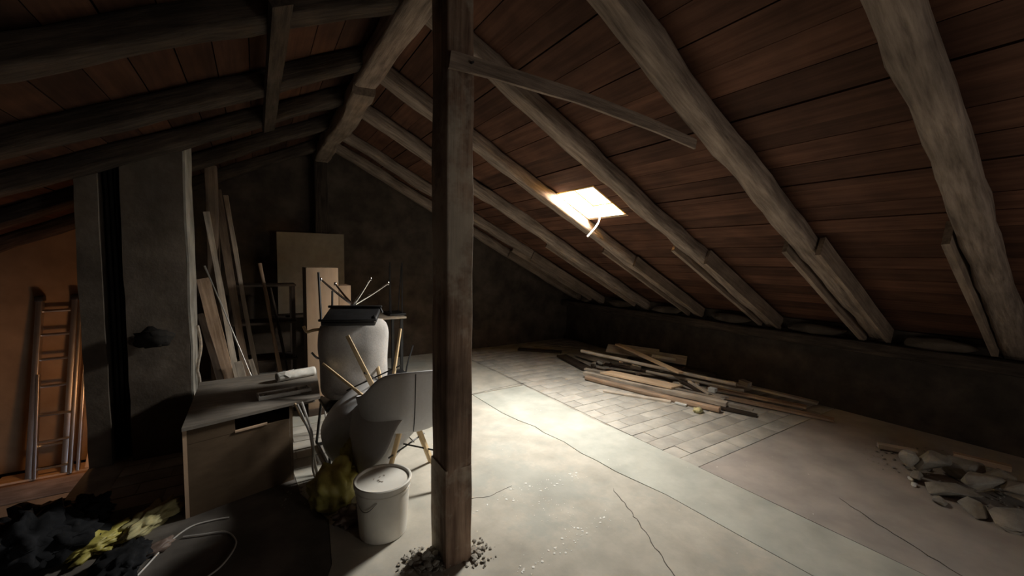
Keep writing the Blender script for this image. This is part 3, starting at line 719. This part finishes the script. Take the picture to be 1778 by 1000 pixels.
# upturned one: seat rotated over, legs in the air
rv = Vector((.499, -3.031, .997))
M2 = Matrix.Translation((.758, 2.974, .57)) @ Matrix.Rotation(rv.length, 4, rv.normalized()) @ Matrix.Rotation(R(90), 4, 'Z') @ Matrix.Translation((0, 0, -.44))
bucket_chair(M2, 'grey shell chair turned upside down with its beech legs in the air', [(.22, .22, .0), (-.22, .22, .0), (.22, -.22, .0), (-.22, -.22, .0)], seam=False)
sl = thing('chair_shell', 'grey chair shell lying on its side under the upturned shell chair', 'chair', (.62, 3.0, 0))
zz = Vector((.62, .78, .10)).normalized(); xx = Vector((.78, -.62, 0)); xx = (xx-zz*xx.dot(zz)).normalized(); yy = zz.cross(xx)
ML = Matrix((xx, yy, zz)).transposed().to_4x4(); ML.translation = Vector((.56, 2.90, .30))
shell_obj(sl, ML)

# ------------------------------------------------------------------ padded tub chair seen from behind
pc = thing('padded_chair', 'grey upholstered tub chair on a black tube frame, seen from behind', 'chair', (.70, 3.75, 0))
cx, cy = .665, 3.46
V = []; Fc = []; nu, nv = 40, 22
def tub(ph, t):
    e = 2.8; c_, s_ = math.cos(ph), math.sin(ph)
    r_ = (abs(c_)**e+abs(s_)**e)**(-1/e)
    # vertical profile
    z = .45+.67*t
    k = (1-abs(2*t-1)**8)**.3 if 0 < t < 1 else 0.0
    k = max(k, .0)
    rx_, ry_ = .275*(.9+.1*t), .165
    d = .012*noise.noise((c_*2, s_*2, t*4))
    return (s_*r_*(rx_*k+d), -c_*r_*(ry_*k+d), z+.015*c_)
for j in range(nv+1):
    for i in range(nu): V.append(tub(2*math.pi*i/nu, j/nv))
for j in range(nv):
    for i in range(nu): Fc.append((j*nu+i, j*nu+(i+1) % nu, (j+1)*nu+(i+1) % nu, (j+1)*nu+i))
MP = Matrix.Translation((cx, cy, 0)) @ Matrix.Rotation(R(3), 4, 'Z')
obj('upholstery', V, Fc, 'fabric', pc, MP, smooth=True)
def mp(x, y, z): return MP @ Vector((x, y, z))
for s_ in (-1, 1):
    tube('frame_tube', [mp(s_*.22, -.16, .45), mp(s_*.25, -.26, .02), mp(s_*.24, -.24, .012), mp(s_*.24, .27, .012), mp(s_*.25, .27, .03), mp(s_*.22, .17, .45)], .011, 'black', pc, n=8, smooth_path=False)
tube('frame_tube', [mp(-.24, -.24, .012), mp(.24, -.24, .012)], .011, 'black', pc)
tube('frame_tube', [mp(-.24, .27, .012), mp(.24, .27, .012)], .011, 'black', pc)
box('seat_pan', (-.25, -.16, .42), (.25, .16, .455), 'black', pc, MP, .012)
# curved pale wooden armrest poking out at the left
p_ = [py(527, 566, 3.46), py(533, 576, 3.45), py(545, 573, 3.45), py(566, 571, 3.47)]
tube('armrest', p_, .012, 'leg_wood', pc, n=8)
tube('armrest_bracket', [py(541, 612, 3.44), py(552, 622, 3.43), py(568, 618, 3.46), py(562, 588, 3.46)], .009, 'alu', pc, n=6)
# black upturned chair on top of it
TZ = 1.125
bc = thing('upturned_chair', 'black metal chair lying upside down on the padded chair', 'chair', (cx, cy, TZ))
MB_ = Matrix.Translation((cx-.03, cy-.09, TZ-.01)) @ Matrix.Rotation(R(-24), 4, 'Z') @ Matrix.Rotation(R(17), 4, 'X')
box('seat', (-.20, -.13, .0), (.20, .15, .045), 'black', bc, MB_, .014)
def mb(x, y, z): return MB_ @ Vector((x, y, z))
box('seat_frame', (-.21, -.14, .0455), (.21, -.12, .062), 'black', bc, MB_, .004); box('seat_frame', (-.21, .12, .0455), (.21, .14, .062), 'black', bc, MB_, .004)
tube('leg', [mb(-.19, -.13, .05), py(553, 473, cy-.02)], .009, 'black', bc); tube('leg', [mb(-.18, .13, .05), py(577, 505, cy+.1)], .008, 'black', bc)
tube('leg', [mb(.19, .13, .05), py(664, 543, cy-.1)], .009, 'black', bc); tube('leg', [mb(.2, -.12, .05), py(650, 548, cy-.2)], .008, 'black', bc)
# chrome star base
sb = thing('upturned_swivel_base', 'chrome star-shaped swivel chair base with its arms in the air', 'chair base', (cx, cy+.1, TZ))
hub = py(613, 530, cy+.14)
lathe('seat_mount', [(.075, 0), (.08, .008), (.07, .02)], 'black', sb, Matrix.Translation((hub.x, hub.y, TZ)))
o_ = tube('column', [Vector((hub.x, hub.y, TZ+.015)), hub], .013, 'chrome', sb, n=12)
lathe('hub', [(.01, -.02), (.022, -.018), (.024, .01), (.012, .02)], 'chrome', sb, Matrix.Translation(hub), n=16)
for (x_, y_, dY) in ((557, 485, -.02), (643, 484, -.16), (674, 492, .12), (582, 493, .2), (641, 513, .18)):
    e_ = py(x_, y_, hub.y+dY)
    arm = tube('arm', [hub, hub+(e_-hub)*.5+Vector((0, 0, -.006)), e_], .011, 'chrome', sb, n=8, r1=.007)
    lathe('foot_glide', [(.007, -.014), (.011, -.01), (.011, .01), (.006, .016)], 'chrome', arm, Matrix.Translation(e_), n=10)
# dark chair far behind, only a leg catches light
dc = thing('dark_folded_chair', 'black chair frame lost in the dark between chair stack and post', 'chair', (1.35, 4.6, 0))
p0, p1 = py(717, 600, 4.5), py(705, 645, 4.4)
def z0(p): return Vector((p.x, p.y, .01))
tube('frame_tube', [p0, p1, Vector((p1.x-.03, 4.35, .012))], .010, 'black', dc)
tube('frame_tube', [p0+Vector((-.3, .1, 0)), p1+Vector((-.3, .1, 0)), Vector((p1.x-.33, 4.45, .012))], .010, 'black', dc)
box('seat', (p1.x-.36, 4.3, p1.z-.05), (p1.x+.02, 4.62, p1.z-.02), 'black', dc, bev=.01)
for dx in (-.33, -.02): tube('frame_tube', [Vector((p1.x+dx, 4.6, p1.z-.03)), Vector((p1.x+dx, 4.68, .012))], .010, 'black', dc)
# white standing stick near the cabinet
a = pz(568, 752, 0); tag(tube('thin_stick', [Vector((a.x, a.y, 0)), py(562, 690, a.y)], .007, 'cable', n=6), 'thin white stick standing right of the cabinet', 'stick')

# ------------------------------------------------------------------ white bucket
bx_, by_ = .600, 2.335
bk = thing('bucket', 'white plastic bucket with a dusty lid beside the post', 'bucket', (bx_, by_, 0))
MBk = Matrix.Translation((bx_, by_, 0))
lathe('body', [(.128, .0), (.134, .004), (.142, .12), (.150, .262), (.156, .264), (.156, .278), (.152, .280), (.153, .304)], 'bucket', bk, MBk, n=56)
o = lathe('lid', [(.155, .292), (.162, .294), (.164, .318), (.158, .323), (.151, .322), (.146, .309), (.02, .308), (.001, .308)], 'bucket', bk, MBk, n=56)
hp = []
for k in range(9):
    an = R(188+k*7); hp.append(MBk @ Vector((.158*math.cos(an), .158*math.sin(an), .26-.06*math.sin(math.pi*k/8))))
tube('handle', hp, .0028, 'alu', bk, n=6)
for k in range(7):
    rock('plaster_crumb', (bx_+random.uniform(-.05, .03), by_+random.uniform(-.03, .05), .311), (.018, .006, .005), 'grey_wood', o)

# ------------------------------------------------------------------ sacks and litter
p = pz(588, 885)
tag(crumple('yellow_sack', (.39, 2.74, 0), (.32, .28, .33), 'yellow', amp=.28, freq=1.3, seed=3.9, rz=.5), 'crumpled yellow plastic sack left of the white bucket', 'sack')
tag(crumple('yellow_sack_end', (.52, 2.86, .16), (.15, .08, .24), 'yellow', amp=.3, freq=1.4, seed=8.1, rz=.3), 'upright twisted yellow bag end behind the sack and bucket', 'sack')
tag(crumple('brown_bag', (.455, 2.50, 0), (.20, .12, .12), 'brown_bag', amp=.4, freq=1.8, seed=1.2), 'small brown plastic bag at the foot of the yellow sack', 'bag')
a, b = pz(210, 950), pz(305, 880)
c_ = (a+b)/2
dd = b-a
tag(crumple('crumpled_paper', (c_.x, c_.y, 0), (dd.length*1.0, .15, .10), 'olive', amp=.5, freq=1.9, seed=4.4, rz=math.atan2(dd.y, dd.x)), 'long crumpled pale yellow paper on the dark floor left of the cabinet', 'paper')
a, b = pz(110, 985), pz(215, 925); c_ = (a+b)/2; dd = b-a
tag(crumple('crumpled_sheet', (c_.x, c_.y, 0), (dd.length, .20, .09), 'yellow', amp=.5, freq=2.4, seed=6.4, rz=math.atan2(dd.y, dd.x)), 'dull olive crumpled sheet in the lower left corner', 'sheet')
a = pz(275, 955); tag(crumple('brown_wrapper', (a.x, a.y, 0), (.16, .08, .05), 'brown_bag', amp=.5, seed=2.5, rz=.7, sub=3), 'small brownish wrapper below the crumpled yellow paper', 'wrapper')
for (x, y, s, lab) in ((40, 985, (.42, .34, .30), 'large dark cloth bundle in the bottom left corner'), (100, 960, (.38, .3, .22), 'dark cloth bundle in front of the stairwell, second from left'),
                       (150, 905, (.26, .22, .16), 'dark lump of cloth below the ladder and beside the chimney'), (215, 985, (.3, .22, .10), 'flat dark rag below the crumpled yellow paper'), (60, 925, (.34, .26, .17), 'dark cloth heap at the edge of the stairwell')):
    a = pz(x, y); tag(crumple('dark_cloth', (a.x, a.y, 0), s, 'darkcloth', amp=.4, seed=x*.13, rz=x), lab, 'cloth')
cb_pts = [pz(x, y, .006) for x, y in ((228, 1010), (252, 985), (290, 945), (330, 915), (370, 903), (398, 898))]
cb2 = [pz(x, y, .008) for x, y in ((318, 932), (350, 928), (390, 923), (408, 935), (407, 952), (385, 982), (355, 1005), (320, 1030), (270, 1040), (228, 1010))]
cbt = thing('loose_cable', 'thin white cable lying in a loop on the dark floor', 'cable', cb_pts[0])
tube('cable_length', cb2+cb_pts, .0045, 'cable', cbt, n=6)
# crumbs at the post foot
heap = []
rr_ = random.Random(5)
V = []; Fc = []
def crumbs(cx, cy, n, rad, smin, smax, m, name, lab, cat, zh=0):
    bm = bmesh.new()
    for i in range(n):
        a = rr_.uniform(0, 6.283); q = rad*math.sqrt(rr_.random()); s = rr_.uniform(smin, smax)*(1.3-q/rad)
        X, Y = cx+math.cos(a)*q, cy+math.sin(a)*q
        Mx = Matrix.Translation((X, Y, s*.3+zh*(1-q/rad)*rr_.random())) @ Matrix.Rotation(rr_.uniform(0, 6), 4, 'Z') @ Matrix.Rotation(rr_.uniform(-.5, .5), 4, 'X') @ Matrix.Diagonal((s, s*rr_.uniform(.5, 1), s*rr_.uniform(.3, .6), 1))
        bmesh.ops.create_icosphere(bm, subdivisions=1, radius=.6, matrix=Mx)
    for v in bm.verts: v.co += Vector((rr_.uniform(-1, 1), rr_.uniform(-1, 1), 0))*smin*.25
    for v in bm.verts: v.co.z = max(v.co.z, .0005)
    me = bpy.data.meshes.new(name); bm.to_mesh(me); bm.free(); me.materials.append(MT[m])
    return tag(put(bpy.data.objects.new(name, me), Matrix.Identity(4), None), lab, cat, kind='stuff')
crumbs(.72, 1.94, 150, .15, .012, .05, 'rubble', 'rubble_crumbs', 'heap of plaster crumbs and dirt round the post foot', 'rubble', .03)
crumbs(.98, 1.88, 60, .12, .01, .04, 'rubble', 'rubble_crumbs', 'scattered plaster crumbs right of the post foot', 'rubble')
crumbs(.30, 2.95, 60, .22, .008, .03, 'rubble', 'rubble_crumbs', 'small crumbs on the floor between cabinet and yellow sack', 'rubble')
crumbs(4.55, .75, 220, .55, .008, .04, 'rubble', 'rubble_crumbs', 'grit and crumbs spilled round the rubble heap on the right', 'rubble')
# white paint spots
bm = bmesh.new()
def spot(x, y, s):
    Mx = Matrix.Translation((x, y, .0015)) @ Matrix.Rotation(rr_.uniform(0, 6), 4, 'Z') @ Matrix.Diagonal((1, rr_.uniform(.5, .95), .12, 1))
    bmesh.ops.create_icosphere(bm, subdivisions=2, radius=s, matrix=Mx)
for i in range(60):
    t = rr_.random(); spot(1.08+1.0*t+rr_.gauss(0, .01), 2.27-.05*t+rr_.gauss(0, .045), rr_.choice((.003, .004, .006, .010)))
for i in range(45):
    t = rr_.random(); spot(1.0+.6*t+rr_.gauss(0, .01), 1.63+.08*t+rr_.gauss(0, .035), rr_.choice((.003, .004, .006, .009)))
for i in range(16): t = rr_.random(); spot(1.6+.3*t, 1.72+rr_.gauss(0, .04), rr_.choice((.003, .005, .009)))
for i in range(70): spot(rr_.uniform(1.0, 3.6), rr_.uniform(1.0, 3.6), rr_.choice((.0025, .003, .005)))
for i in range(30): spot(1.55+rr_.gauss(0, .12), 2.0+rr_.gauss(0, .12), .004)
me = bpy.data.meshes.new('paint_spots'); bm.to_mesh(me); bm.free(); me.materials.append(MT['chalk'])
tag(put(bpy.data.objects.new('paint_spots', me), Matrix.Identity(4), None), 'rows of small white spots spattered on the lit floor', 'spots', kind='stuff')

# ------------------------------------------------------------------ lumber pile
def lum(name, a, za, b, zb, w_, t_, m, lab, cat='board', rnd=0, seg=4, wob=.004, skew=0, bow=0, roll=0):
    A, B = pz(a[0], a[1], za), pz(b[0], b[1], zb)
    if B.x > 5.33: B = A+(B-A)*((5.33-A.x)/(B.x-A.x))
    u = Vector((0, 0, 1))
    if roll:
        x = (B-A).normalized(); u = Matrix.Rotation(roll, 3, x) @ u
    return tag(beam(name, A, B, w_, t_, m, rnd=rnd, seg=seg, wob=wob, skew=skew, bow=bow, upv=u), lab, cat)
lum('board', (1052, 646), .10, (1176, 672), .10, .19, .022, 'raw', 'fresh pale board lying bright on the lumber pile', skew=.4)
lum('board', (1018, 655), .035, (1250, 711), .035, .085, .05, 'brown_wood', 'long rounded brown board along the front of the pile', rnd=.012, seg=12, bow=-.01)
lum('board', (1015, 648), .055, (1262, 702), .055, .09, .045, 'grey_wood', 'long grey board just behind the front board', seg=10)
lum('board', (1016, 640), .075, (1258, 694), .075, .06, .025, 'grey_wood', 'third long grey board under the fresh pale board', seg=10)
lum('board', (1048, 678), .012, (1165, 697), .012, .07, .016, 'grey_wood', 'pale slat lying apart on the floor before the pile', seg=3)
lum('board', (1250, 706), .03, (1314, 722), .012, .07, .02, 'dark_wood', 'dark board end poking out at the pile front right')
lum('board', (1262, 701), .05, (1308, 711), .05, .07, .022, 'grey_wood', 'short grey board end at the right of the pile front')
lum('board', (1226, 682), .03, (1448, 729), .02, .10, .022, 'brown_wood', 'long brown board reaching far right into the dark', seg=8)
lum('board', (1228, 672), .06, (1400, 707), .04, .09, .022, 'brown_wood', 'second brown board behind the far-reaching one', seg=8)
lum('board', (1262, 662), .08, (1420, 700), .05, .08, .025, 'grey_wood', 'grey board slanting away at the pile back right', seg=6)
lum('pole', (1009, 609), .27, (1278, 668), .18, .045, .045, 'grey_wood', 'long round grey pole lying across the top of the pile', 'pole', rnd=.02, seg=14)
lum('pole', (1122, 645), .14, (1292, 678), .12, .04, .04, 'grey_wood', 'shorter round pole below the long pole', 'pole', rnd=.018, seg=8)
lum('board', (1072, 598), .31, (1182, 647), .23, .085, .022, 'raw', 'narrow board lying diagonally over the long pole', seg=4)
lum('board', (1054, 604), .22, (1228, 632), .15, .16, .022, 'grey_wood', 'broad pale board at the back top of the pile', seg=4, roll=.6)
lum('board', (1078, 602), .24, (1230, 622), .15, .10, .022, 'grey_wood', 'grey board at the very back of the pile', seg=4, roll=.5)
lum('timber_block', (1132, 617), .22, (1174, 624), .20, .05, .04, 'grey_wood', 'short pale timber block near the pile back', 'block')
lum('board', (975, 617), .03, (1020, 640), .03, .17, .03, 'dark_wood', 'dark flat board at the left end of the pile')
lum('board', (1005, 616), .035, (1052, 630), .06, .15, .022, 'grey_wood', 'grey plank stub under the left tip of the long pole')
lum('board', (1050, 632), .10, (1235, 664), .06, .10, .03, 'dark_wood', 'dark board in the middle of the pile under the poles', seg=6)
lum('board', (1090, 622), .12, (1300, 660), .06, .12, .03, 'dark_wood', 'dark broad board below the back boards', seg=6)
lum('board', (1060, 652), .03, (1225, 690), .02, .16, .035, 'dark_wood', 'dark base board under the fresh pale board', seg=6)
lum('board', (1180, 660), .12, (1240, 690), .07, .04, .02, 'dark_wood', 'short dark lath crossing the right half of the pile')
lum('board', (1196, 662), .14, (1232, 684), .10, .035, .02, 'grey_wood', 'short pale lath beside the dark crossing lath')
lum('board', (1178, 664), .07, (1255, 690), .07, .13, .022, 'grey_wood', 'grey broad board right of the fresh pale board', seg=3, skew=.5)
lum('timber_block', (1231, 675), .11, (1243, 678), .11, .07, .045, 'chalk', 'small whitish block on the right half of the pile', 'block')
lum('timber_block', (1096, 636), .15, (1112, 640), .14, .06, .04, 'grey_wood', 'small grey block showing below the long pole', 'block')
lum('timber_block', (1286, 662), .13, (1302, 668), .12, .08, .05, 'grey_wood', 'grey block at the right end of the long pole', 'block')
lum('board', (1172, 699), .012, (1192, 704), .012, .04, .016, 'chalk', 'tiny whitish slat on the floor before the pile')
lum('plank', (900, 606), .02, (975, 611), .02, .12, .03, 'dark_wood', 'dark plank lying on the far floor left of the pile', 'plank')
p = pz(1212, 716); tag(crumple('foam_lump', (p.x, p.y, 0), (.10, .08, .06), 'olive', amp=.5, freq=2.5, seed=3, sub=3), 'small crumpled yellowish foam lump before the pile', 'foam')
for k, (x, y, z, s, m, lab) in enumerate(((1030, 632, .05, (.12, .10, .12), 'grey_wood', 'splintered wood chunk at the left end of the pile'), (1042, 628, .14, (.08, .12, .10), 'rubble', 'grey plaster chunk wedged under the long pole'),
                                          (1035, 645, .04, (.14, .07, .06), 'grey_wood', 'split wood piece at the left front of the pile'), (1078, 628, .17, (.10, .06, .05), 'brown_wood', 'brown splinter above the middle of the fresh pale board'),
                                          (1110, 650, .12, (.12, .07, .05), 'dark_wood', 'dark splinter touching the back edge of the fresh pale board'), (1150, 642, .15, (.10, .08, .05), 'grey_wood', 'grey wood scrap under the end of the diagonal board'),
                                          (1210, 668, .12, (.10, .08, .05), 'grey_wood', 'grey wood scrap beside the dark crossing lath'), (1248, 684, .07, (.09, .07, .05), 'dark_wood', 'dark scrap right of the small whitish block'),
                                          (1022, 642, .03, (.07, .05, .06), 'grey_wood', 'small chip at the leftmost foot of the pile'), (1060, 634, .10, (.07, .09, .09), 'dark_wood', 'dark chunk behind the fresh pale board'), (1188, 640, .16, (.10, .10, .05), 'dark_wood', 'dark flat chunk right of the diagonal board'))):
    p = pz(x, y, z); tag(rock('wood_chunk', p, s, m), lab, 'chunk')

# ------------------------------------------------------------------ rubble heap on the right
RB = [((1578, 802), .09, (.17, .13, .13), 'pale upright lump at the left end of the rubble heap'), ((1614, 803), .10, (.27, .20, .13), 'largest pale plaster block at the left of the rubble heap'),
      ((1648, 846), .05, (.40, .20, .07), 'flat plaster slab in front of the pale block'), ((1706, 838), .09, (.42, .22, .09), 'long tilted plaster slab in the middle of the rubble heap'),
      ((1668, 812), .06, (.26, .24, .14), 'grey block behind the long tilted slab'), ((1733, 828), .11, (.22, .17, .10), 'rounded grey lump right of the long tilted slab'),
      ((1764, 838), .12, (.22, .2, .10), 'pale lump at the right edge of the photo'), ((1775, 868), .05, (.24, .18, .10), 'low grey lump at the right edge below the pale one'),
      ((1690, 880), .03, (.22, .14, .06), 'thin low slab at the front of the rubble heap'), ((1752, 903), .03, (.30, .18, .07), 'broad low slab nearest the camera in the rubble heap'),
      ((1630, 868), .02, (.12, .09, .04), 'small flat chip before the flat plaster slab'), ((1590, 826), .04, (.14, .1, .07), 'dark grey chunk under the pale blocks')]
for q, z, s, lab in RB:
    s = tuple(v*1.22 for v in s); p = pz(q[0], q[1], z); p.z = s[2]*.38+(.05 if z > .08 else 0)
    tag(rock('plaster_rubble', p, s, 'rubble', n=12, tilt=.25, rz=random.uniform(-.6, .2)), lab, 'rubble')
for (x, y), lab in (((1586, 841), 'white chip left in front of the flat plaster slab'), ((1642, 859), 'white chip at the tip of the flat plaster slab'), ((1582, 832), 'tiny white chip beside the pale upright lump')):
    p = pz(x, y, .01); tag(rock('white_chip', (p.x, p.y, .012), (.07, .04, .025), 'chalk'), lab, 'chip')
lum('plank', (1524, 773), .03, (1592, 786), .03, .07, .035, 'grey_wood', 'short grey plank behind the left end of the rubble heap', 'plank')
lum('plank', (1655, 790), .12, (1756, 814), .12, .05, .04, 'brown_wood', 'dim brown batten behind the rubble heap', 'plank')

# ------------------------------------------------------------------ groups of alike things
for o in bpy.data.objects:
    if o.parent or 'label' not in o: continue
    b = o.name.split('.')[0]
    if b == 'rafter': o['group'] = 'rafters of the left roof slope' if 'left' in o['label'] and 'slope' in o['label'] else 'rafters of the right roof slope'
    elif b in ('board', 'pole') and o.location.x > 4: o['group'] = 'lumber lying in the pile'
    elif b == 'plank' and o.location.x < 1: o['group'] = 'planks leaning behind the cabinet'
    elif b == 'plaster_rubble': o['group'] = 'rubble heap on the right'
    elif b == 'white_chip': o['group'] = 'white chips before the rubble heap'
    elif b == 'wood_chunk': o['group'] = 'chunks stuck in the lumber pile'
    elif b == 'dark_cloth': o['group'] = 'dark cloth heaps in the lower left corner'
    elif b == 'masonry_infill': o['group'] = 'masonry humps between the rafter feet'
    elif b == 'shell_chair': o['group'] = 'grey shell chairs'
    elif b == 'ridge_beam': o['group'] = 'lengths of the ridge beam'
